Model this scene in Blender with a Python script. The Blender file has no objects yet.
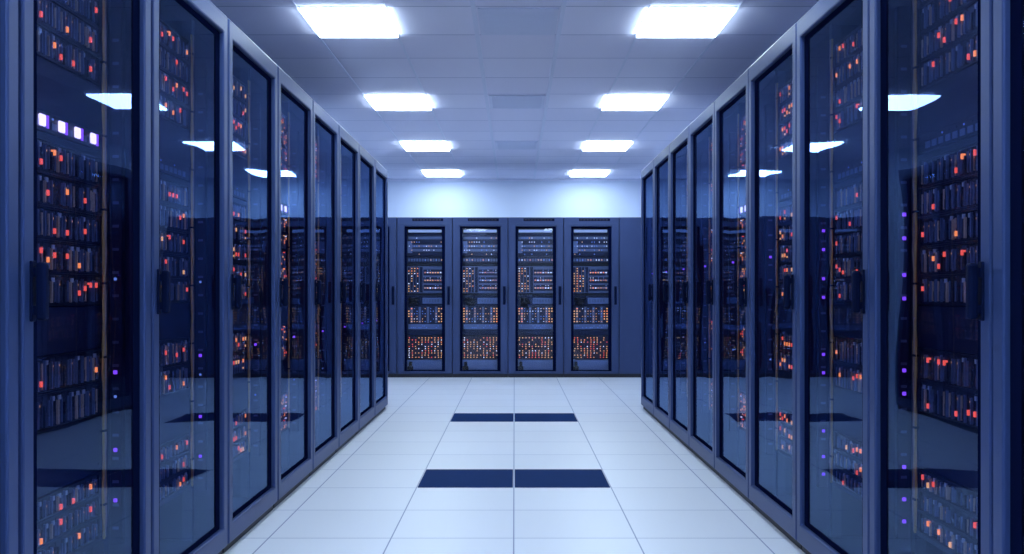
import bpy, bmesh, math, random
from mathutils import Vector

random.seed(7)
SC = bpy.context.scene
COL = SC.collection

# ------------------------------------------------------------------ dimensions (metres)
HALF = 1.314          # half the aisle: x of the cabinet fronts
CAB_W, CAB_H, CAB_D = 0.866, 2.469, 1.09
CEIL = 3.13
WALL_X, Y_BACK, Y_FRONT = 2.56, 15.4, -2.2
EQ = 0.15             # how far the equipment fronts sit behind the door
REAR_Y, REAR_W, REAR_H, REAR_D = 12.9, 0.787, 2.276, 1.05

# ------------------------------------------------------------------ materials
MATS = {}


def mat(name, color, rough=0.5, metal=0.0, spec=0.5, vary=0.0, vscale=8.0, emit=None, strength=0.0, bump=0.0, coat=0.0):
    m = bpy.data.materials.new(name)
    m.use_nodes = True
    nt = m.node_tree
    b = nt.nodes['Principled BSDF']
    b.inputs['Base Color'].default_value = (*color, 1)
    b.inputs['Roughness'].default_value = rough
    b.inputs['Metallic'].default_value = metal
    b.inputs['Specular IOR Level'].default_value = spec
    b.inputs['Coat Weight'].default_value = coat
    if vary > 0 or bump > 0:
        tc = nt.nodes.new('ShaderNodeTexCoord')
        no = nt.nodes.new('ShaderNodeTexNoise')
        no.inputs['Scale'].default_value = vscale
        no.inputs['Detail'].default_value = 4
        nt.links.new(tc.outputs['Object'], no.inputs['Vector'])
        if vary > 0:
            mx = nt.nodes.new('ShaderNodeMix')
            mx.data_type = 'RGBA'
            mx.inputs[6].default_value = (*[c * (1 - vary) for c in color], 1)
            mx.inputs[7].default_value = (*[min(1, c * (1 + vary)) for c in color], 1)
            nt.links.new(no.outputs['Fac'], mx.inputs[0])
            nt.links.new(mx.outputs[2], b.inputs['Base Color'])
        if bump > 0:
            bp = nt.nodes.new('ShaderNodeBump')
            bp.inputs['Strength'].default_value = bump
            bp.inputs['Distance'].default_value = 0.002
            nt.links.new(no.outputs['Fac'], bp.inputs['Height'])
            nt.links.new(bp.outputs['Normal'], b.inputs['Normal'])
    if emit:
        b.inputs['Emission Color'].default_value = (*emit, 1)
        b.inputs['Emission Strength'].default_value = strength
        if strength < 5:
            m.cycles.emission_sampling = 'NONE'
    MATS[name] = m
    return m


def glass_mat(name, tint, ior, mirror=(0.9, 0.95, 1), warp=0.0):
    """Thin clear door pane: Fresnel mirror on the outer face over a tinted clear body."""
    m = bpy.data.materials.new(name)
    m.use_nodes = True
    nt = m.node_tree
    nt.nodes.clear()
    out = nt.nodes.new('ShaderNodeOutputMaterial')
    mix = nt.nodes.new('ShaderNodeMixShader')
    tr = nt.nodes.new('ShaderNodeBsdfTransparent')
    gl = nt.nodes.new('ShaderNodeBsdfGlossy')
    fr = nt.nodes.new('ShaderNodeFresnel')
    ge = nt.nodes.new('ShaderNodeNewGeometry')
    inv = nt.nodes.new('ShaderNodeMath')
    mul = nt.nodes.new('ShaderNodeMath')
    tr.inputs[0].default_value = (*tint, 1)
    gl.inputs['Color'].default_value = (*mirror, 1)
    gl.inputs['Roughness'].default_value = 0.0
    fr.inputs['IOR'].default_value = ior
    if warp > 0:            # slight roller waves of toughened glass
        tc = nt.nodes.new('ShaderNodeTexCoord')
        no = nt.nodes.new('ShaderNodeTexNoise')
        no.inputs['Scale'].default_value = 2.2
        no.inputs['Detail'].default_value = 0
        bp = nt.nodes.new('ShaderNodeBump')
        bp.inputs['Strength'].default_value = 1.0
        bp.inputs['Distance'].default_value = warp
        oi = nt.nodes.new('ShaderNodeObjectInfo')
        ad = nt.nodes.new('ShaderNodeVectorMath')
        ad.operation = 'ADD'
        nt.links.new(tc.outputs['Object'], ad.inputs[0])
        nt.links.new(oi.outputs['Location'], ad.inputs[1])
        nt.links.new(ad.outputs[0], no.inputs['Vector'])
        nt.links.new(no.outputs['Fac'], bp.inputs['Height'])
        nt.links.new(bp.outputs['Normal'], gl.inputs['Normal'])
    inv.operation = 'SUBTRACT'
    inv.inputs[0].default_value = 1.0
    mul.operation = 'MULTIPLY'
    nt.links.new(ge.outputs['Backfacing'], inv.inputs[1])
    nt.links.new(fr.outputs[0], mul.inputs[0])
    nt.links.new(inv.outputs[0], mul.inputs[1])
    nt.links.new(mul.outputs[0], mix.inputs[0])
    nt.links.new(tr.outputs[0], mix.inputs[1])
    nt.links.new(gl.outputs[0], mix.inputs[2])
    nt.links.new(mix.outputs[0], out.inputs[0])
    MATS[name] = m
    return m


def tiled_mat(name, base, joint, sx, sy, ox, oy, lw, rough, spec=0.5, vary=0.03, bump=0.0, nscale=3.0):
    """Tiles sx by sy metres with thin joints between them, in world (= object) metres."""
    m = bpy.data.materials.new(name)
    m.use_nodes = True
    nt = m.node_tree
    b = nt.nodes['Principled BSDF']
    b.inputs['Roughness'].default_value = rough
    b.inputs['Specular IOR Level'].default_value = spec
    tc = nt.nodes.new('ShaderNodeTexCoord')
    sep = nt.nodes.new('ShaderNodeSeparateXYZ')
    nt.links.new(tc.outputs['Object'], sep.inputs[0])

    def mathn(op, a, bb):
        n = nt.nodes.new('ShaderNodeMath')
        n.operation = op
        for i, v in enumerate((a, bb)):
            if v is None:
                continue
            if isinstance(v, (int, float)):
                n.inputs[i].default_value = v
            else:
                nt.links.new(v, n.inputs[i])
        return n.outputs[0]

    def line(axis, size, off):
        t = mathn('DIVIDE', mathn('SUBTRACT', sep.outputs[axis], off), size)
        fr = mathn('FRACT', t, None)
        dist = mathn('MINIMUM', fr, mathn('SUBTRACT', 1.0, fr))
        return mathn('LESS_THAN', mathn('MULTIPLY', dist, size), lw / 2), mathn('FLOOR', t, None)

    lx, ix = line(0, sx, ox)
    ly, iy = line(1, sy, oy)
    ln = mathn('MAXIMUM', lx, ly)
    wn = nt.nodes.new('ShaderNodeTexWhiteNoise')
    wn.noise_dimensions = '2D'
    cb = nt.nodes.new('ShaderNodeCombineXYZ')
    nt.links.new(ix, cb.inputs[0])
    nt.links.new(iy, cb.inputs[1])
    nt.links.new(cb.outputs[0], wn.inputs['Vector'])
    v1 = nt.nodes.new('ShaderNodeMix')
    v1.data_type = 'RGBA'
    v1.inputs[6].default_value = (*[c * (1 - vary) for c in base], 1)
    v1.inputs[7].default_value = (*[min(1, c * (1 + vary)) for c in base], 1)
    nt.links.new(wn.outputs['Value'], v1.inputs[0])
    v2 = nt.nodes.new('ShaderNodeMix')
    v2.data_type = 'RGBA'
    nt.links.new(ln, v2.inputs[0])
    nt.links.new(v1.outputs[2], v2.inputs[6])
    v2.inputs[7].default_value = (*joint, 1)
    nt.links.new(v2.outputs[2], b.inputs['Base Color'])
    if bump > 0:
        no = nt.nodes.new('ShaderNodeTexNoise')
        no.inputs['Scale'].default_value = nscale
        bp = nt.nodes.new('ShaderNodeBump')
        bp.inputs['Strength'].default_value = bump
        bp.inputs['Distance'].default_value = 0.002
        nt.links.new(tc.outputs['Object'], no.inputs['Vector'])
        nt.links.new(no.outputs['Fac'], bp.inputs['Height'])
        nt.links.new(bp.outputs['Normal'], b.inputs['Normal'])
    MATS[name] = m
    return m


FLOOR_DY, FLOOR_OY = 0.575, 5.60
CEIL_DY, CEIL_OY = 0.675, 6.12
tiled_mat('floor_tiles', (0.74, 0.77, 0.85), (0.24, 0.29, 0.45), 0.6, FLOOR_DY, -0.004, FLOOR_OY, 0.007, 0.38, 0.45, 0.02)
tiled_mat('ceiling_tiles', (0.79, 0.80, 0.99), (0.40, 0.44, 0.66), 50.0, CEIL_DY, -25.0, CEIL_OY, 0.013, 0.85, 0.2, 0.025, 0.25, 160)
mat('ceiling_bar', (0.70, 0.75, 0.95), 0.5)
mat('wall_paint', (0.63, 0.72, 0.92), 0.8, vary=0.02, bump=0.1, vscale=60)
mat('skirting', (0.05, 0.06, 0.12), 0.5, vary=0.1)
mat('cabinet_paint', (0.036, 0.064, 0.185), 0.42, 0.25, spec=0.35, vary=0.08, vscale=5, bump=0.05)
mat('casing_paint', (0.012, 0.018, 0.06), 0.5, 0.2, vary=0.15)
mat('rear_paint', (0.040, 0.064, 0.165), 0.42, 0.25, spec=0.35, vary=0.08, vscale=5)
mat('plinth_black', (0.01, 0.012, 0.025), 0.6, vary=0.1)
mat('border_black', (0.003, 0.006, 0.03), 0.7, spec=0.0, vary=0.1)
mat('handle_black', (0.003, 0.007, 0.034), 0.55, spec=0.04, vary=0.15)
mat('rail_steel', (0.06, 0.07, 0.12), 0.45, 0.6, vary=0.1)
mat('panel_dark', (0.010, 0.016, 0.055), 0.5, 0.2, vary=0.15)
mat('chassis_dark', (0.018, 0.024, 0.06), 0.5, 0.3, vary=0.2)
mat('blade_dark', (0.022, 0.028, 0.065), 0.5, 0.2, vary=0.3)
mat('blade_grey', (0.15, 0.19, 0.32), 0.45, 0.3, vary=0.3)
mat('blade_tan', (0.62, 0.42, 0.30), 0.5, vary=0.3, vscale=30)
mat('blade_label', (0.45, 0.47, 0.55), 0.5, vary=0.2, vscale=60)
mat('cable_gold', (0.98, 0.50, 0.15), 0.6, spec=0.2, vary=0.25, vscale=20)
mat('cable_black', (0.012, 0.012, 0.02), 0.5, vary=0.2)
mat('unit_grey', (0.11, 0.14, 0.25), 0.4, 0.3, vary=0.2)
mat('unit_light', (0.13, 0.17, 0.33), 0.45, 0.2, vary=0.1)
mat('dark_floor_tile', (0.006, 0.027, 0.112), 0.7, spec=0.03, vary=0.1)
mat('fixture_white', (0.8, 0.84, 0.9), 0.4, vary=0.03)
mat('lamp_diffuser', (0.8, 0.85, 0.9), 0.5, emit=(0.70, 0.87, 1.0), strength=23.5)
mat('led_red', (0.3, 0.03, 0.02), 0.4, emit=(1.0, 0.11, 0.075), strength=1.6)
mat('led_orange', (0.3, 0.08, 0.02), 0.4, emit=(1.0, 0.27, 0.08), strength=1.9)
mat('led_amber', (0.3, 0.15, 0.05), 0.4, emit=(1.0, 0.46, 0.18), strength=1.5)
mat('led_white', (0.3, 0.3, 0.3), 0.4, emit=(0.85, 0.85, 1.0), strength=1.6)
mat('led_blue', (0.05, 0.1, 0.3), 0.4, emit=(0.25, 0.42, 1.0), strength=0.9)
mat('led_purple', (0.1, 0.03, 0.3), 0.4, emit=(0.30, 0.08, 1.0), strength=1.6)
mat('port_glow', (0.3, 0.3, 0.4), 0.4, emit=(0.85, 0.72, 1.0), strength=2.6)
mat('reflection_glow', (0.2, 0.25, 0.4), 0.4, emit=(0.42, 0.58, 1.0), strength=0.55)
glass_mat('door_glass', (0.70, 0.73, 0.86), 1.5, (0.35, 0.56, 1.0), 0.0024)
glass_mat('rear_glass', (0.86, 0.90, 0.96), 1.35)


# ------------------------------------------------------------------ mesh builder
class MB:
    """Collects boxes, rings and tubes given as (u, d, h); fn turns them into x, y, z."""

    def __init__(self, fn=None):
        self.bm = bmesh.new()
        self.fn = fn or (lambda u, d, h: (u, d, h))
        self.mats = []

    def mi(self, m):
        if m not in self.mats:
            self.mats.append(m)
        return self.mats.index(m)

    def v(self, u, d, h):
        return self.bm.verts.new(self.fn(u, d, h))

    def face(self, vs, i):
        f = self.bm.faces.new(vs)
        f.material_index = i
        return f

    def box(self, u0, u1, d0, d1, h0, h1, m):
        i = self.mi(m)
        c = [self.v(u, d, h) for u in (u0, u1) for d in (d0, d1) for h in (h0, h1)]
        for q in ((0, 1, 3, 2), (4, 6, 7, 5), (0, 4, 5, 1), (2, 3, 7, 6), (0, 2, 6, 4), (1, 5, 7, 3)):
            self.face([c[k] for k in q], i)
        return self

    def rbox(self, u0, u1, d0, d1, h0, h1, m, r=0.004, seg=2):
        """A box with rounded edges."""
        i = self.mi(m)
        tmp = bmesh.new()
        bmesh.ops.create_cube(tmp, size=1)
        for w in tmp.verts:
            w.co = Vector(((u0 + u1) / 2 + w.co.x * (u1 - u0), (d0 + d1) / 2 + w.co.y * (d1 - d0), (h0 + h1) / 2 + w.co.z * (h1 - h0)))
        bmesh.ops.bevel(tmp, geom=list(tmp.edges), offset=r, segments=seg, affect='EDGES', profile=0.5)
        mp = {w: self.v(*w.co) for w in tmp.verts}
        for f in tmp.faces:
            self.face([mp[w] for w in f.verts], i)
        tmp.free()
        return self

    def ring(self, uo0, uo1, ho0, ho1, ui0, ui1, hi0, hi1, d0, d1, m):
        """A rectangular frame in the u-h plane, d0 to d1 deep."""
        i = self.mi(m)
        o = [(uo0, ho0), (uo1, ho0), (uo1, ho1), (uo0, ho1)]
        n = [(ui0, hi0), (ui1, hi0), (ui1, hi1), (ui0, hi1)]
        O0 = [self.v(u, d0, h) for u, h in o]
        N0 = [self.v(u, d0, h) for u, h in n]
        O1 = [self.v(u, d1, h) for u, h in o]
        N1 = [self.v(u, d1, h) for u, h in n]
        for k in range(4):
            j = (k + 1) % 4
            self.face([O0[k], O0[j], N0[j], N0[k]], i)
            self.face([O1[k], N1[k], N1[j], O1[j]], i)
            self.face([O0[k], O1[k], O1[j], O0[j]], i)
            self.face([N0[k], N0[j], N1[j], N1[k]], i)
        return self

    def tube(self, pts, r, m, n=8):
        i = self.mi(m)
        rings = []
        for k, p in enumerate(pts):
            a = Vector(pts[max(0, k - 1)])
            b = Vector(pts[min(len(pts) - 1, k + 1)])
            t = (b - a).normalized()
            x = t.orthogonal().normalized() if abs(t.z) < 0.9 else Vector((1, 0, 0))
            x = (x - t * x.dot(t)).normalized()
            y = t.cross(x)
            rings.append([self.v(*(Vector(p) + (x * math.cos(q) + y * math.sin(q)) * r)) for q in [2 * math.pi * z / n for z in range(n)]])
        for a, b in zip(rings, rings[1:]):
            for k in range(n):
                f = self.face([a[k], a[(k + 1) % n], b[(k + 1) % n], b[k]], i)
                f.smooth = True
        self.face(rings[0][::-1], i)
        self.face(rings[-1], i)
        return self

    def mesh(self, name):
        bmesh.ops.recalc_face_normals(self.bm, faces=self.bm.faces)
        me = bpy.data.meshes.new(name)
        self.bm.to_mesh(me)
        self.bm.free()
        for m in self.mats:
            me.materials.append(MATS[m])
        return me


def obj(name, me, parent=None, loc=(0, 0, 0), bevel=0.0):
    o = bpy.data.objects.new(name, me)
    COL.objects.link(o)
    o.location = loc
    if parent is not None:
        o.parent = parent
    if bevel:
        b = o.modifiers.new('soft_edges', 'BEVEL')
        b.width = bevel
        b.segments = 2
        b.limit_method = 'ANGLE'
    return o


def tag(o, label, cat, group=None):
    o['label'] = label
    o['category'] = cat
    if group:
        o['group'] = group
    return o


def structure(o):
    o['kind'] = 'structure'
    return o


def copy_tree(o, parent=None):
    c = o.copy()
    COL.objects.link(c)
    if parent is not None:
        c.parent = parent
    for ch in list(o.children):
        copy_tree(ch, c)
    return c


NTH = ['first', 'second', 'third', 'fourth', 'fifth', 'sixth', 'seventh', 'eighth', 'ninth', 'tenth', 'eleventh', 'twelfth', 'thirteenth', 'fourteenth', 'fifteenth']

# ------------------------------------------------------------------ the room
structure(obj('floor', MB().box(-WALL_X, WALL_X, Y_FRONT, Y_BACK, -0.1, 0, 'floor_tiles').mesh('floor')))
structure(obj('ceiling', MB().box(-WALL_X, WALL_X, Y_FRONT, Y_BACK, CEIL, CEIL + 0.1, 'ceiling_tiles').mesh('ceiling')))
structure(obj('wall_back', MB().box(-WALL_X, WALL_X, Y_BACK, Y_BACK + 0.1, 0, CEIL, 'wall_paint').mesh('wall_back')))
structure(obj('wall_front', MB().box(-WALL_X, WALL_X, Y_FRONT - 0.1, Y_FRONT, 0, CEIL, 'wall_paint').mesh('wall_front')))
structure(obj('wall_left', MB().box(-WALL_X - 0.1, -WALL_X, Y_FRONT, Y_BACK, 0, CEIL, 'wall_paint').mesh('wall_left')))
structure(obj('wall_right', MB().box(WALL_X, WALL_X + 0.1, Y_FRONT, Y_BACK, 0, CEIL, 'wall_paint').mesh('wall_right')))
structure(obj('baseboard_back', MB().box(-WALL_X, WALL_X, Y_BACK - 0.012, Y_BACK, 0, 0.09, 'skirting').mesh('baseboard_back')))
tb = MB()
for x in (-2.06, -1.472, -0.874, -0.2775, 0.3275, 0.918, 1.516, 2.10):
    mid = abs(x) < 0.4
    w = 0.016 if mid else 0.009
    tb.box(x - w, x + w, Y_FRONT, Y_BACK, CEIL - (0.012 if mid else 0.005), CEIL, 'ceiling_bar')
structure(obj('trim_1', tb.mesh('ceiling_bars')))
structure(obj('trim_2', MB().box(-WALL_X, WALL_X, Y_BACK - 0.03, Y_BACK, CEIL - 0.035, CEIL, 'ceiling_bar').mesh('ceiling_edge')))

# dark floor tiles laid in the white floor
dt = MB().rbox(0.006, 0.594, 0.006, FLOOR_DY - 0.006, 0, 0.004, 'dark_floor_tile', 0.0015, 1).mesh('floor_tile')
for yy, which in ((FLOOR_OY, 'nearer'), (FLOOR_OY + 5 * FLOOR_DY, 'farther')):
    for xx, side in ((-0.604, 'left'), (-0.004, 'right')):
        tag(obj('floor_tile', dt, None, (xx, yy, 0.0)), 'dark navy floor tile, %s one of the %s dark pair on the white floor' % (side, which), 'floor tile', 'dark tiles in the white floor')

# ------------------------------------------------------------------ ceiling lights and vents
LW, LD = 0.59, 0.65
m_ = MB(lambda u, d, h: (u, h, d))
m_.ring(0, LW, 0, LD, 0.012, LW - 0.012, 0.012, LD - 0.012, -0.002, 0.005, 'fixture_white')
lamp_frame = m_.mesh('lamp_frame')
lamp_diff = MB().rbox(0.004, LW - 0.004, 0.004, LD - 0.004, -0.021, -0.003, 'lamp_diffuser', 0.004, 1).mesh('diffuser')
rows = [-1.95, 0.72, 3.42, 6.12, 8.82, 11.52, 14.22]  # rearmost pair, behind the camera, added to brighten the near ceiling and floor
vis = {6.12: 'nearest', 8.82: 'second nearest', 11.52: 'third nearest', 14.22: 'farthest'}
for yy in rows:
    for sgn, side in ((-1, 'left'), (1, 'right')):
        cx = 0.022 + sgn * 1.18
        r = bpy.data.objects.new('ceiling_light', None)
        COL.objects.link(r)
        r.location = (cx - LW / 2, yy + 0.012, CEIL - 0.006)
        if yy in vis:
            lb = 'glowing square ceiling panel light, %s of the %s line of lights' % (vis[yy], side)
        else:
            lb = 'square ceiling panel light out of view above the camera, %s %s one' % (side, 'added rear' if yy < 0 else 'middle' if yy < 1 else 'front')
        tag(r, lb, 'ceiling light', 'square panel lights in the ceiling')
        obj('lamp_frame', lamp_frame, r)
        obj('diffuser', lamp_diff, r)

vm = MB(lambda u, d, h: (u, h, d))
vm.ring(0, 0.55, 0, 0.62, 0.03, 0.52, 0.03, 0.59, -0.01, 0, 'ceiling_bar')
vent_frame = vm.mesh('vent_frame')
vs = MB()
for k in range(15):
    y0 = 0.036 + k * 0.0367
    i = vs.mi('ceiling_bar')
    a = [vs.v(u, y, z) for u in (0.03, 0.52) for y, z in ((y0, -0.009), (y0 + 0.024, -0.004), (y0 + 0.024, -0.002), (y0, -0.007))]
    for q in ((0, 1, 2, 3), (7, 6, 5, 4), (0, 4, 5, 1), (1, 5, 6, 2), (2, 6, 7, 3), (3, 7, 4, 0)):
        vs.face([a[j] for j in q], i)
vs.box(0.028, 0.522, 0.028, 0.592, -0.0072, 0.0, 'ceiling_bar')
vent_slats = vs.mesh('louver')
for yy, which in ((6.12, 'nearest'), (8.82, 'middle'), (11.52, 'farthest')):
    r = bpy.data.objects.new('ceiling_vent', None)
    COL.objects.link(r)
    r.location = (0.025 - 0.275, yy + 0.027, CEIL - 0.0005)
    tag(r, 'slatted square vent panel in the middle of the ceiling, %s of three' % which, 'vent', 'vents along the ceiling centre')
    obj('vent_frame', vent_frame, r)
    obj('louver', vent_slats, r)

# ------------------------------------------------------------------ the two rows of glass-door cabinets
TOP_ROWS = [(1.93 + k * 0.1, 0.1) for k in range(4)]
MAIN_ROWS = [(1.158 + k * 0.1044, 0.1044) for k in range(5)]
LOW_ROWS = [(0.769 + k * 0.117, 0.117) for k in range(2)]
BASE_ROWS = [(0.336 + k * 0.0777, 0.0777) for k in range(3)]
ROWS = sorted(TOP_ROWS + MAIN_ROWS + LOW_ROWS + BASE_ROWS, reverse=True)      # topmost first
FILLERS = [(0.569, 0.769), (1.003, 1.158), (1.765, 1.93), (1.68, 1.70)]
U0, U1 = 0.10, CAB_W - 0.10
NB = 16
PITCH = (U1 - U0 - 0.012) / NB


def side_fn(s):
    return lambda u, d, h: (s * d, u, h)


def cabinet_meshes(s):
    fn = side_fn(s)
    M = {}
    w, T, D = CAB_W, CAB_H, CAB_D
    m = MB(fn)
    m.box(0, 0.018, 0.036, D, 0.05, T, 'casing_paint').box(w - 0.018, w, 0.036, D, 0.05, T, 'casing_paint')
    m.box(0.018, w - 0.018, D - 0.02, D, 0.05, T, 'casing_paint')
    m.box(0.018, w - 0.018, 0.036, D - 0.02, 0.05, 0.07, 'casing_paint')
    m.box(0.018, w - 0.018, 0.036, D - 0.02, T - 0.025, T, 'casing_paint')
    M['casing'] = m.mesh('casing')
    M['plinth'] = MB(fn).box(0.004, w - 0.004, 0.025, D - 0.02, 0, 0.05, 'plinth_black').mesh('plinth')
    m = MB(fn)
    m.ring(0.005, w - 0.005, 0.042, T - 0.002, 0.060, w - 0.058, 0.132, T - 0.09, 0, 0.034, 'cabinet_paint')
    M['door'] = m.mesh('door')
    M['door_glass'] = MB(fn).box(0.05, w - 0.05, 0.024, 0.029, 0.125, T - 0.085, 'door_glass').mesh('door_glass')
    M['glass_border'] = MB(fn).ring(0.056, w - 0.056, 0.130, T - 0.088, 0.112, w - 0.112, 0.155, T - 0.115, 0.0205, 0.0225, 'border_black').mesh('glass_border')
    m = MB(fn)
    m.rbox(0.034, 0.056, -0.008, 0.001, 1.122, 1.288, 'handle_black', 0.003)
    m.rbox(0.030, 0.058, -0.044, -0.016, 1.126, 1.284, 'handle_black', 0.009, 3)
    m.rbox(0.037, 0.051, -0.030, -0.006, 1.140, 1.166, 'handle_black', 0.002)
    m.rbox(0.037, 0.051, -0.030, -0.006, 1.244, 1.270, 'handle_black', 0.002)
    M['handle'] = m.mesh('handle')
    for key, f in (('rail_a', lambda u: u), ('rail_b', lambda u: w - u)):
        m = MB(fn)
        a, b = sorted((f(0.030), f(0.062)))
        m.box(a, b, EQ - 0.004, EQ, 0.072, T - 0.03, 'rail_steel')
        a, b = sorted((f(0.026), f(0.030)))
        m.box(a, b, EQ - 0.004, EQ + 0.05, 0.072, T - 0.03, 'rail_steel')
        M[key] = m.mesh('mounting_rail')
    rnd = random.Random(3)
    for key, f in (('cable_a', lambda u: u), ('cable_b', lambda u: w - u)):
        m = MB(fn)
        for k in range(4):
            u = 0.070 + 0.0065 * k
            ph = rnd.random() * 6
            z_lo = 0.33 + 0.02 * rnd.random()
            pts = [(f(u + 0.0018 * math.sin(ph + z * 5.1)), EQ - 0.012 - 0.003 * (k % 2) + 0.002 * math.cos(ph + z * 4), z_lo + z * (2.36 - z_lo) / 24) for z in range(25)]
            m.tube(pts, 0.0042, 'cable_gold' if k != 1 else 'blade_tan', 6)
        for z in range(8):
            a, b = sorted((f(0.066), f(0.094)))
            m.box(a, b, EQ - 0.020, EQ - 0.005, 0.45 + z * 0.26, 0.458 + z * 0.26, 'cable_black')
        M[key] = m.mesh('cable_bundle')
    m = MB(fn)
    m.rbox(w - 0.046, w - 0.018, 0.088, 0.132, 0.30, 2.25, 'panel_dark', 0.003, 1)
    for k in range(22):
        m.box(w - 0.0475, w - 0.046, 0.100, 0.122, 0.355 + k * 0.083, 0.365 + k * 0.083, 'unit_grey')
    M['power_strip'] = m.mesh('power_strip')
    M['led_p'] = MB(fn).rbox(w - 0.052, w - 0.0465, 0.104, 0.118, -0.007, 0.007, 'led_purple', 0.002, 1).mesh('indicator_light')
    M['led_w'] = MB(fn).rbox(w - 0.052, w - 0.0465, 0.106, 0.116, -0.005, 0.005, 'led_blue', 0.002, 1).mesh('indicator_light')
    for k, (a, b) in enumerate(FILLERS):
        m = MB(fn)
        m.rbox(0.066, w - 0.066, EQ + 0.001, EQ + 0.30, a + 0.0012, b - 0.0012, 'panel_dark', 0.0015, 1)
        if b - a > 0.1:
            for uu in (0.09, w - 0.09):
                for hh in (a + 0.03, b - 0.03):
                    m.box(uu - 0.005, uu + 0.005, EQ - 0.002, EQ + 0.001, hh - 0.005, hh + 0.005, 'rail_steel')
        M['filler%d' % k] = m.mesh('blanking_panel')
    M['shelf'] = MB(fn).box(0.03, w - 0.03, EQ + 0.001, EQ + 0.62, 0.318, 0.3345, 'rail_steel').mesh('shelf')
    M['backing'] = None
    return M


def build_cabinet(s, M, leds):
    r = bpy.data.objects.new('server_cabinet', None)
    COL.objects.link(r)
    obj('casing', M['casing'], r)
    obj('plinth', M['plinth'], r)
    door = obj('door', M['door'], r, bevel=0.007)
    obj('door_glass', M['door_glass'], door)
    obj('glass_border', M['glass_border'], door)
    obj('handle', M['handle'], door)
    for key in ('rail_a', 'rail_b'):
        obj('mounting_rail', M[key], r)
    for key in ('cable_a', 'cable_b'):
        obj('cable_bundle', M[key], r)['label'] = 'golden brown cables'
    ps = obj('power_strip', M['power_strip'], r)
    for h, key in leds:
        obj('indicator_light', M[key], ps, (0, 0, h))
    for k in range(len(FILLERS)):
        obj('blanking_panel', M['filler%d' % k], r)
    obj('shelf', M['shelf'], r)
    return r


# --- blade chassis: shell, blades, indicator lights
LED_W = ['led_red'] * 12 + ['led_orange'] * 4 + ['led_amber']


def shell_mesh(s, rh):
    m = MB(side_fn(s))
    e = 0.001
    m.box(U0, U1, EQ + 0.012, EQ + 0.5, e, rh - e, 'chassis_dark')
    m.ring(U0, U1, e, rh - e, U0 + 0.006, U1 - 0.006, 0.006, rh - 0.006, EQ - 0.006, EQ + 0.012, 'chassis_dark')
    m.box(0.066, U0 - 0.0005, EQ + 0.001, EQ + 0.004, e + 0.001, rh - e - 0.001, 'rail_steel')
    m.box(U1 + 0.0005, CAB_W - 0.066, EQ + 0.001, EQ + 0.004, e + 0.001, rh - e - 0.001, 'rail_steel')
    return m


def blade_into(m, u, rh, var):
    """One upright blade, var picks its look."""
    a, b = u + 0.0015, u + PITCH - 0.0015
    lo, hi = 0.008, rh - 0.008
    m.box(a, b, EQ + 0.001, EQ + 0.0118, lo, hi, 'blade_dark')
    tall = (0.92, 0.8, 0.86, 0.7, 0.95, 0.88)[var]
    bar = ('blade_grey', 'blade_tan', 'blade_grey', 'blade_dark', 'blade_grey', 'blade_grey')[var]
    top = lo + (hi - lo) * tall
    m.box(a + 0.003, a + 0.010, EQ - 0.006, EQ + 0.001, lo + 0.003, top, bar)                          # ejector bar
    m.box(b - 0.008, b - 0.004, EQ - 0.004, EQ + 0.001, lo + 0.006, hi - 0.014, 'blade_grey' if var % 2 else 'blade_tan' if var == 0 else 'rail_steel')
    m.box(a + 0.013, b - 0.010, EQ - 0.002, EQ + 0.001, lo + 0.010, lo + (hi - lo) * 0.45, 'rail_steel')   # vent plate
    if var in (1, 4):
        m.box(a + 0.012, b - 0.010, EQ - 0.003, EQ + 0.001, hi - 0.020, hi - 0.006, 'blade_label')
    if var in (2, 5):
        m.box(a + 0.014, a + 0.018, EQ - 0.0035, EQ + 0.001, hi - 0.030, hi - 0.024, 'led_amber')


def led_into(m, u, h, key, big=1.0):
    c = u + PITCH * 0.42
    m.box(c - 0.0055 * big, c + 0.0055 * big, EQ - 0.0105, EQ + 0.001, h - 0.0085 * big, h + 0.0085 * big, key)


CHASSIS = {}


def chassis_parts(s, rh):
    key = (s, rh)
    if key not in CHASSIS:
        d = {'shell': shell_mesh(s, rh).mesh('blade_chassis')}
        d['blade'] = []
        for var in range(6):
            m = MB(side_fn(s))
            blade_into(m, 0, rh, var)
            d['blade'].append(m.mesh('blade'))
        d['lit'] = {}
        for var in range(6):
            for c in ('led_red', 'led_orange', 'led_amber'):
                m = MB(side_fn(s))
                blade_into(m, 0, rh, var)
                led_into(m, 0, rh * (0.35 if var % 2 else 0.58), c, 1.1)
                if var == 2:
                    led_into(m, 0, rh * 0.25, 'led_amber', 0.6)
                d['lit'][var, c] = m.mesh('blade')
        d['led'] = {}
        for c in ('led_red', 'led_orange', 'led_amber', 'led_white'):
            m = MB(side_fn(s))
            led_into(m, 0, 0, c)
            d['led'][c] = m.mesh('indicator_light')
        d['whole'] = []
        for var in range(4):
            m = shell_mesh(s, rh)
            rr = random.Random(var * 31 + int(rh * 1e4))
            for k in range(NB):
                u = U0 + 0.006 + k * PITCH
                blade_into(m, u, rh, rr.randrange(6))
                for z in (0.16, 0.3, 0.44, 0.58, 0.72, 0.86):
                    if rr.random() < 0.30:
                        c = rr.choice(['led_orange'] * 5 + ['led_amber'] * 6 + ['led_red'] * 2 + ['led_white'])
                        led_into(m, u, rh * z, c, rr.choice((0.45, 0.5, 0.7)))
            d['whole'].append(m.mesh('blade_chassis'))
        CHASSIS[key] = d
    return CHASSIS[key]


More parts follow.
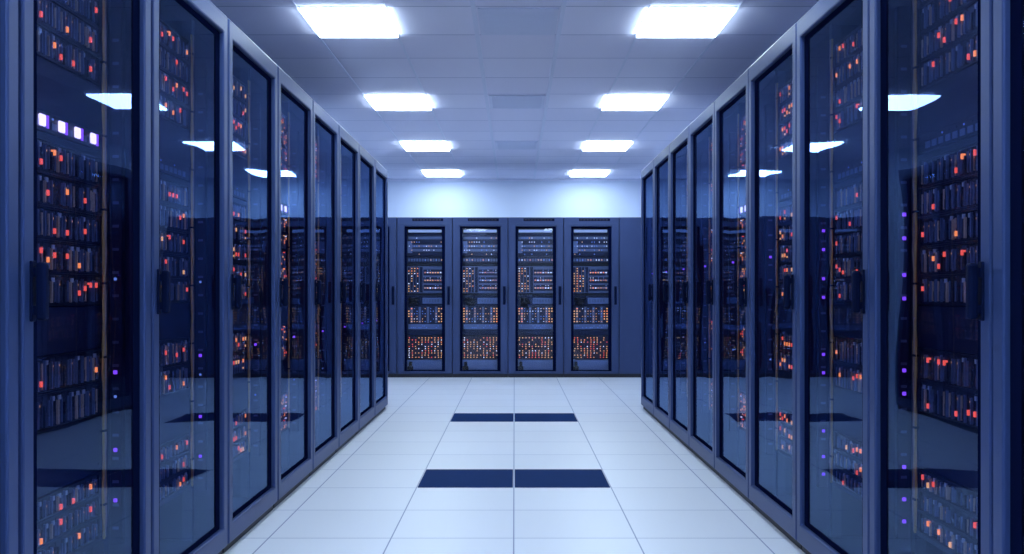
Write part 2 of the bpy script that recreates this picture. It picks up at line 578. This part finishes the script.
def place_chassis(s, rh, detail, loc, rnd):
    d = chassis_parts(s, rh)
    if detail == 0:
        return obj('blade_chassis', rnd.choice(d['whole']), None, loc)
    r = obj('blade_chassis', d['shell'], None, loc)
    for k in range(NB):
        u = U0 + 0.006 + k * PITCH
        var = rnd.randrange(6)
        lit = rnd.random() < (0.28 if detail == 2 else 0.6)
        if detail == 2:
            b = obj('blade', d['blade'][var], r, (0, u, 0))
            if lit:
                c = rnd.choice(LED_W)
                obj('indicator_light', d['led'][c], b, (0, 0, rh * rnd.choice((0.28, 0.4, 0.55, 0.66))))
        elif lit:
            obj('blade', d['lit'][var, rnd.choice(('led_red', 'led_orange', 'led_amber'))], r, (0, u, 0))
        else:
            obj('blade', d['blade'][var], r, (0, u, 0))
    return r


def switch_mesh(s, bright):
    m = MB(side_fn(s))
    m.rbox(U0, U1, EQ - 0.006, EQ + 0.35, 0.0012, 0.0628, 'chassis_dark', 0.002, 1)
    for k in range(12):
        u = 0.13 + k * 0.05
        m.box(u, u + 0.034, EQ - 0.009, EQ - 0.006, 0.012, 0.034, 'blade_grey')
        m.box(u + 0.006, u + 0.012, EQ - 0.009, EQ - 0.006, 0.044, 0.050, 'led_blue' if k % 3 == 0 else 'rail_steel')
    return m.mesh('network_switch')


port_me = {}
port_flank = {}
for s in (-1, 1):
    port_me[s] = MB(side_fn(s)).rbox(-0.017, 0.017, EQ - 0.016, EQ - 0.007, 0.014, 0.050, 'port_glow', 0.003, 1).mesh('lit_port')
    port_flank[s] = MB(side_fn(s)).box(0.030, 0.040, EQ - 0.012, EQ - 0.007, 0.012, 0.052, 'led_purple').mesh('port_light')

ROW_SPEC = {-1: (2.428, 0.8775, 'left'), 1: (2.507, 0.868, 'right')}
RIGHT_LEDS = [1.487, 1.40, 1.266, 1.18, 0.917, 0.832, 0.564, 0.446, 0.365]
for s in (-1, 1):
    M = cabinet_meshes(s)
    y0, pitch, side = ROW_SPEC[s]
    sw = switch_mesh(s, False)
    leds = [(h, 'led_p') for h in RIGHT_LEDS] if s > 0 else [(0.917, 'led_p'), (0.83, 'led_w'), (0.64, 'led_p'), (0.46, 'led_p'), (1.25, 'led_w')]
    proto = build_cabinet(s, M, leds)
    sparse = build_cabinet(s, M, [(0.83, 'led_w'), (1.40, 'led_p')] if s > 0 else [(0.64, 'led_w'), (0.917, 'led_p')])      # farther cabinets have few strip lights
    for k in range(-1, 8):
        cab = proto if k == -1 else sparse if k == 2 else copy_tree(sparse if k > 2 else proto)
        yy = y0 + pitch * k
        cab.location = (s * HALF, yy, 0)
        if k == -1:
            where = 'cut off by the %s edge of the picture' % side
            place = 'the cut-off cabinet'
        elif k == 7:
            where = 'last in the %s row before the back cabinets' % side
            place = 'the last cabinet of the %s row' % side
        else:
            where = '%s whole one from the camera in the %s row' % (NTH[k], side)
            place = 'the %s whole cabinet of the %s row' % (NTH[k], side)
        tag(cab, 'navy server cabinet with glass door, ' + where, 'server cabinet', 'glass-door cabinets lining the aisle')
        if k < 0:
            continue
        rnd = random.Random(100 + k + (50 if s > 0 else 0))
        detail = 2 if k < 2 else (1 if k == 2 else 0)
        for n, (h, rh) in enumerate(ROWS):
            c = place_chassis(s, round(rh, 4), detail, (s * HALF, yy, h), rnd)
            tag(c, 'blade server shelf, %s from the top in %s' % (NTH[n], place), 'server', 'blade server shelves in the glass cabinets')
        w_ = obj('network_switch', sw, None, (s * HALF, yy, 1.7005))
        lit = (s < 0 and k in (0, 3)) or (s > 0 and k == 3)
        tag(w_, 'flat network switch%s in %s' % (' with glowing violet ports' if lit else '', place), 'network switch', 'network switches in the glass cabinets')
        if lit:
            for u in (0.26, 0.368, 0.488, 0.594, 0.706):
                p = obj('lit_port', port_me[s], w_, (0, u, 0))
                obj('port_light', port_flank[s], w_, (0, u, 0))

# ------------------------------------------------------------------ the cabinets across the back
RW, RH, RD = REAR_W, REAR_H, REAR_D


def rear_meshes():
    M = {}
    m = MB()
    m.box(0, 0.02, 0.036, RD, 0.05, RH, 'casing_paint').box(RW - 0.02, RW, 0.036, RD, 0.05, RH, 'casing_paint')
    m.box(0.02, RW - 0.02, RD - 0.02, RD, 0.05, RH, 'casing_paint')
    m.box(0.02, RW - 0.02, 0.036, RD - 0.02, 0.05, 0.078, 'casing_paint')
    m.box(0.02, RW - 0.02, 0.036, RD - 0.02, RH - 0.03, RH, 'casing_paint')
    M['casing'] = m.mesh('casing')
    M['plinth'] = MB().box(0.0, RW, 0.01, RD - 0.02, 0, 0.05, 'plinth_black').mesh('plinth')
    m = MB()
    m.ring(0.004, RW - 0.004, 0.054, RH - 0.002, 0.105, RW - 0.105, 0.088, 2.145, 0, 0.034, 'rear_paint')
    M['door'] = m.mesh('door')
    m = MB()
    m.ring(0.030, RW - 0.030, 0.066, 2.19, 0.088, RW - 0.088, 0.078, 2.160, -0.006, 0.004, 'rear_paint')
    M['frame_strip'] = m.mesh('frame_strip')
    m = MB()
    m.box(0.22, RW - 0.13, -0.003, 0.006, RH - 0.055, RH - 0.018, 'border_black')
    for k in range(9):
        m.box(0.235 + k * 0.045, 0.265 + k * 0.045, -0.005, -0.002, RH - 0.046, RH - 0.028, 'plinth_black')
    M['vent_slot'] = m.mesh('vent_slot')
    M['door_glass'] = MB().box(0.098, RW - 0.098, 0.024, 0.029, 0.082, 2.15, 'rear_glass').mesh('door_glass')
    M['glass_border'] = MB().ring(0.1045, RW - 0.1045, 0.0875, 2.1455, 0.138, RW - 0.150, 0.105, 2.128, 0.0205, 0.0225, 'border_black').mesh('glass_border')
    m = MB()
    c = 0.735
    m.rbox(c - 0.018, c + 0.018, -0.014, 0.001, 1.035, 1.295, 'handle_black', 0.004)
    m.rbox(c - 0.014, c + 0.014, -0.052, -0.024, 1.05, 1.28, 'handle_black', 0.009, 3)
    m.rbox(c - 0.008, c + 0.008, -0.030, -0.010, 1.07, 1.10, 'handle_black', 0.002)
    m.rbox(c - 0.008, c + 0.008, -0.030, -0.010, 1.23, 1.26, 'handle_black', 0.002)
    M['handle'] = m.mesh('handle')
    M['reflection_bar'] = MB().rbox(0.15, RW - 0.16, 0.075, 0.10, 2.065, 2.105, 'reflection_glow', 0.006, 2).mesh('reflection_bar')  # glowing bar stands in for a ceiling light reflected in the glass
    for key, (a, b) in (('rail_a', (0.085, 0.125)), ('rail_b', (RW - 0.125, RW - 0.085))):
        M[key] = MB().box(a, b, 0.098, 0.104, 0.08, RH - 0.035, 'rail_steel').mesh('mounting_rail')
    M['filler0'] = MB().rbox(0.13, RW - 0.13, 0.108, 0.4, 0.592, 0.668, 'panel_dark', 0.002, 1).mesh('blanking_panel')
    M['filler1'] = MB().rbox(0.13, RW - 0.13, 0.108, 0.4, 2.022, 2.06, 'panel_dark', 0.002, 1).mesh('blanking_panel')
    M['solid'] = MB().box(0.004, RW - 0.004, 0, 0.034, 0.054, RH - 0.002, 'rear_paint').mesh('door')
    return M


RM = rear_meshes()


def build_rear():
    r = bpy.data.objects.new('server_cabinet', None)
    COL.objects.link(r)
    obj('casing', RM['casing'], r)
    obj('plinth', RM['plinth'], r)
    door = obj('door', RM['door'], r, bevel=0.005)
    obj('frame_strip', RM['frame_strip'], door, bevel=0.003)
    obj('vent_slot', RM['vent_slot'], door)
    obj('door_glass', RM['door_glass'], door)
    obj('glass_border', RM['glass_border'], door)
    obj('handle', RM['handle'], door)
    obj('reflection_bar', RM['reflection_bar'], r)['label'] = 'pale blue ceiling light reflection, made as a glowing strip'
    for key in ('rail_a', 'rail_b'):
        obj('mounting_rail', RM[key], r)
    for key in ('filler0', 'filler1'):
        obj('blanking_panel', RM[key], r)
    return r


RU0, RU1, RF = 0.13, RW - 0.13, 0.108       # unit width and front depth
UW = RU1 - RU0


def unit_base(h0, h1, m_, col):
    m_.rbox(RU0, RU1, RF, RF + 0.5, h0 + 0.0012, h1 - 0.0012, col, 0.003, 1)


def dot(m, u, h, key, w=0.012, hh=0.012):
    m.box(u - w / 2, u + w / 2, RF - 0.006, RF + 0.001, h - hh / 2, h + hh / 2, key)


def unit_mesh(kind, seed):
    r = random.Random(seed)
    m = MB()
    if kind == 'network_switch':            # 0.30 tall: slots of white and blue lights
        H = 0.30
        unit_base(0, H, m, 'chassis_dark')
        for k in range(5):
            z = 0.03 + k * 0.058
            m.box(RU0 + 0.02, RU1 - 0.02, RF - 0.004, RF + 0.001, z - 0.014, z + 0.024, 'unit_grey' if k in (1, 2, 4) else 'panel_dark')
            for q in range(14):
                u = RU0 + 0.035 + q * 0.035
                if r.random() < (0.55 if k in (1, 2) else 0.25):
                    dot(m, u, z + 0.004, r.choice(['led_white', 'led_blue', 'led_blue', 'led_white', 'led_amber']), 0.012, 0.010)
        m.box(RU0 + 0.01, RU0 + 0.075, RF - 0.005, RF + 0.001, 0.05, 0.22, 'unit_light')
    elif kind == 'patch_panel':             # 0.08 tall
        H = 0.08
        unit_base(0, H, m, 'chassis_dark')
        for q in range(13):
            u = RU0 + 0.03 + q * 0.039
            m.box(u - 0.014, u + 0.014, RF - 0.003, RF + 0.001, 0.02, 0.06, 'unit_grey')
            if r.random() < 0.6:
                dot(m, u, 0.04, r.choice(['led_amber', 'led_white', 'led_orange', 'led_blue']), 0.013, 0.012)
    elif kind == 'storage_array':           # 0.385 tall: amber columns beside rows of lit drives
        H = 0.385
        unit_base(0, H, m, 'unit_grey')
        m.box(RU0 + 0.185, RU0 + 0.225, RF - 0.005, RF + 0.001, 0.01, H - 0.01, 'panel_dark')
        for q in range(4):
            u = RU0 + 0.028 + q * 0.042
            m.box(u - 0.017, u + 0.017, RF - 0.004, RF + 0.001, 0.012, H - 0.012, 'chassis_dark' if q % 2 else 'panel_dark')
            for z in range(10):
                if r.random() < (0.75 if q < 2 else 0.45):
                    dot(m, u, 0.03 + z * 0.036, r.choice(['led_amber', 'led_orange', 'led_amber', 'led_amber', 'led_white']), 0.013, 0.013)
        for k in range(3):
            z = 0.075 + k * 0.11
            m.box(RU0 + 0.235, RU1 - 0.012, RF - 0.004, RF + 0.001, z - 0.04, z + 0.045, 'chassis_dark')
            m.box(RU0 + 0.245, RU1 - 0.02, RF - 0.006, RF - 0.002, z - 0.008, z + 0.012, 'unit_light')
            for q in range(7):
                dot(m, RU0 + 0.26 + q * 0.037, z, r.choice(['led_amber', 'led_white', 'led_amber', 'led_orange']), 0.018, 0.016)
                if r.random() < 0.4:
                    dot(m, RU0 + 0.26 + q * 0.037, z + 0.034, r.choice(['led_blue', 'led_white']), 0.010, 0.008)
    elif kind == 'cable_tray':              # 0.145 tall: grey box with a dark heap of cable at one side
        H = 0.145
        unit_base(0, H, m, 'panel_dark')
        m.rbox(RU0 + 0.22, RU1 - 0.01, RF - 0.010, RF + 0.01, 0.03, 0.115, 'unit_light', 0.004, 1)
        for q in range(6):
            m.box(RU0 + 0.235 + q * 0.04, RU0 + 0.262 + q * 0.04, RF - 0.012, RF - 0.009, 0.05, 0.095, 'unit_grey')
        for k in range(5):
            a, b = r.uniform(0.02, 0.07), r.uniform(0.14, 0.2)
            z = 0.02 + 0.022 * k
            m.tube([(RU0 + a, RF - 0.006, z), (RU0 + a + 0.03, RF - 0.014, z + 0.008), (RU0 + (a + b) / 2, RF - 0.016, z - 0.004), (RU0 + b - 0.02, RF - 0.014, z + 0.006), (RU0 + b, RF - 0.006, z)], 0.010, 'cable_black', 6)
    elif kind == 'blade_server':            # 0.345 tall: bright amber columns at both ends
        H = 0.345
        unit_base(0, H, m, 'chassis_dark')
        for q in range(13):
            u = RU0 + 0.028 + q * 0.039
            m.box(u - 0.016, u + 0.016, RF - 0.004, RF + 0.001, 0.10, H - 0.012, 'unit_grey' if q % 3 == 1 else 'panel_dark')
            edge = q in (0, 1, 11, 12)
            for z in range(6):
                if r.random() < (0.85 if edge else 0.6):
                    c = r.choice(['led_amber', 'led_orange', 'led_amber']) if edge else r.choice(['led_white', 'led_amber', 'led_blue', 'led_amber', 'led_blue'])
                    dot(m, u, 0.122 + z * 0.037, c, 0.017 if edge else 0.011, 0.015 if edge else 0.010)
        m.box(RU0 + 0.02, RU1 - 0.02, RF - 0.004, RF + 0.001, 0.012, 0.085, 'unit_light')
        for q in range(18):
            if r.random() < 0.6:
                dot(m, RU0 + 0.035 + q * 0.0275, r.choice((0.035, 0.06)), 'led_blue', 0.009, 0.009)
    elif kind == 'disk_array':              # 0.34 tall: dense orange lights
        H = 0.34
        unit_base(0, H, m, 'plinth_black')
        for q in range(11):
            u = RU0 + 0.032 + q * 0.0462
            m.box(u - 0.019, u + 0.019, RF - 0.003, RF + 0.001, 0.01, H - 0.01, 'panel_dark')
            for z in range(10):
                if r.random() < 0.72:
                    dot(m, u + r.uniform(-0.004, 0.004), 0.03 + z * 0.031, r.choice(['led_orange', 'led_amber', 'led_amber', 'led_amber', 'led_amber', 'led_red', 'led_white']), 0.012, 0.012)
    else:                                   # drawer_unit, 0.166 tall
        H = 0.166
        unit_base(0, H, m, 'unit_light')
        m.rbox(RU0 + 0.02, RU1 - 0.02, RF - 0.006, RF + 0.01, 0.02, H - 0.015, 'unit_light', 0.004, 1)
        m.rbox(RU0 + 0.005, RU0 + 0.09, RF - 0.02, RF + 0.005, 0.004, 0.075, 'cable_black', 0.01, 2)
        m.rbox(RU0 + 0.03, RU0 + 0.075, RF - 0.018, RF + 0.005, 0.07, 0.14, 'cable_black', 0.01, 2)
    return m.mesh(kind)


UNITS = [('drawer_unit', 0.0795, 'plain pale drawer unit with black plugs', 'drawer unit'), ('disk_array', 0.25, 'dark disk array dense with orange lights', 'disk array'),
         ('blade_server', 0.67, 'blade server with bright amber light columns', 'server'), ('cable_tray', 1.0165, 'grey box beside a dark heap of cables', 'cable tray'),
         ('storage_array', 1.1965, 'storage array with amber columns and drive rows', 'storage array'), ('patch_panel', 1.632, 'thin patch panel with one line of lights', 'patch panel'),
         ('network_switch', 1.7205, 'stack of switches with white and blue lights', 'network switch')]
FILL_GAPS = [(1.1625, 1.1955), (1.583, 1.631), (1.7125, 1.7195)]
names = {-1: 'the half-hidden far left back cabinet', 0: 'the leftmost whole back cabinet', 1: 'the second back cabinet from the left', 2: 'the second back cabinet from the right', 3: 'the rightmost glazed back cabinet'}
rx0 = -1.669
rproto = build_rear()
for k, (a, b) in enumerate(FILL_GAPS):
    obj('blanking_panel', MB().box(RU0 + 0.004, RU1 - 0.004, RF + 0.012, RF + 0.4, a, b, 'plinth_black').mesh('blanking_panel'), rproto)
for k in range(-1, 4):
    cab = rproto if k == -1 else copy_tree(rproto)
    x = rx0 + k * 0.789
    cab.location = (x, REAR_Y, 0)
    lb = {-1: 'back-wall cabinet half hidden behind the end of the left row', 0: 'back-wall server cabinet with glazed door, leftmost whole one of four',
          1: 'back-wall server cabinet with glazed door, second from the left of four', 2: 'back-wall server cabinet with glazed door, second from the right of four',
          3: 'back-wall server cabinet with glazed door, next to the plain blank cabinet'}[k]
    tag(cab, lb, 'server cabinet', 'cabinets across the back of the room')
    for j, (kind, h, desc, cat) in enumerate(UNITS):
        o = obj(kind, unit_mesh(kind, 17 * k + j), None, (x, REAR_Y, h))
        tag(o, desc + ' in ' + names[k], cat, 'equipment in the back cabinets')

plain = bpy.data.objects.new('metal_cabinet', None)
COL.objects.link(plain)
plain.location = (rx0 + 4 * 0.789, REAR_Y, 0)
tag(plain, 'plain navy metal cabinet without a window, at the right end of the back wall', 'cabinet', 'cabinets across the back of the room')
obj('casing', RM['casing'], plain)
obj('plinth', RM['plinth'], plain)
pd = obj('door', RM['solid'], plain, bevel=0.004)
obj('handle', RM['handle'], pd)

# ------------------------------------------------------------------ camera, world, view
cam = bpy.data.cameras.new('camera')
cam.sensor_width = 36.0
cam.lens = 909.0 / 1024 * 36.0
cam.shift_x = -2.5 / 1024
cam.shift_y = 16.0 / 1024
cam.clip_start = 0.02
co = bpy.data.objects.new('camera', cam)
COL.objects.link(co)
co.location = (0, 0, 1.2)
co.rotation_euler = (math.pi / 2, 0, 0)
SC.camera = co

wd = bpy.data.worlds.new('world')
wd.use_nodes = True
wd.node_tree.nodes['Background'].inputs[0].default_value = (0.02, 0.03, 0.08, 1)
wd.node_tree.nodes['Background'].inputs[1].default_value = 0.3
SC.world = wd

SC.view_settings.view_transform = 'Standard'
SC.view_settings.look = 'None'
SC.view_settings.gamma = 1
SC.view_settings.exposure = 0.0
SC.view_settings.use_curve_mapping = False
SC.cycles.use_denoising = True
SC.cycles.max_bounces = 10
SC.cycles.transparent_max_bounces = 24
SC.cycles.caustics_reflective = False
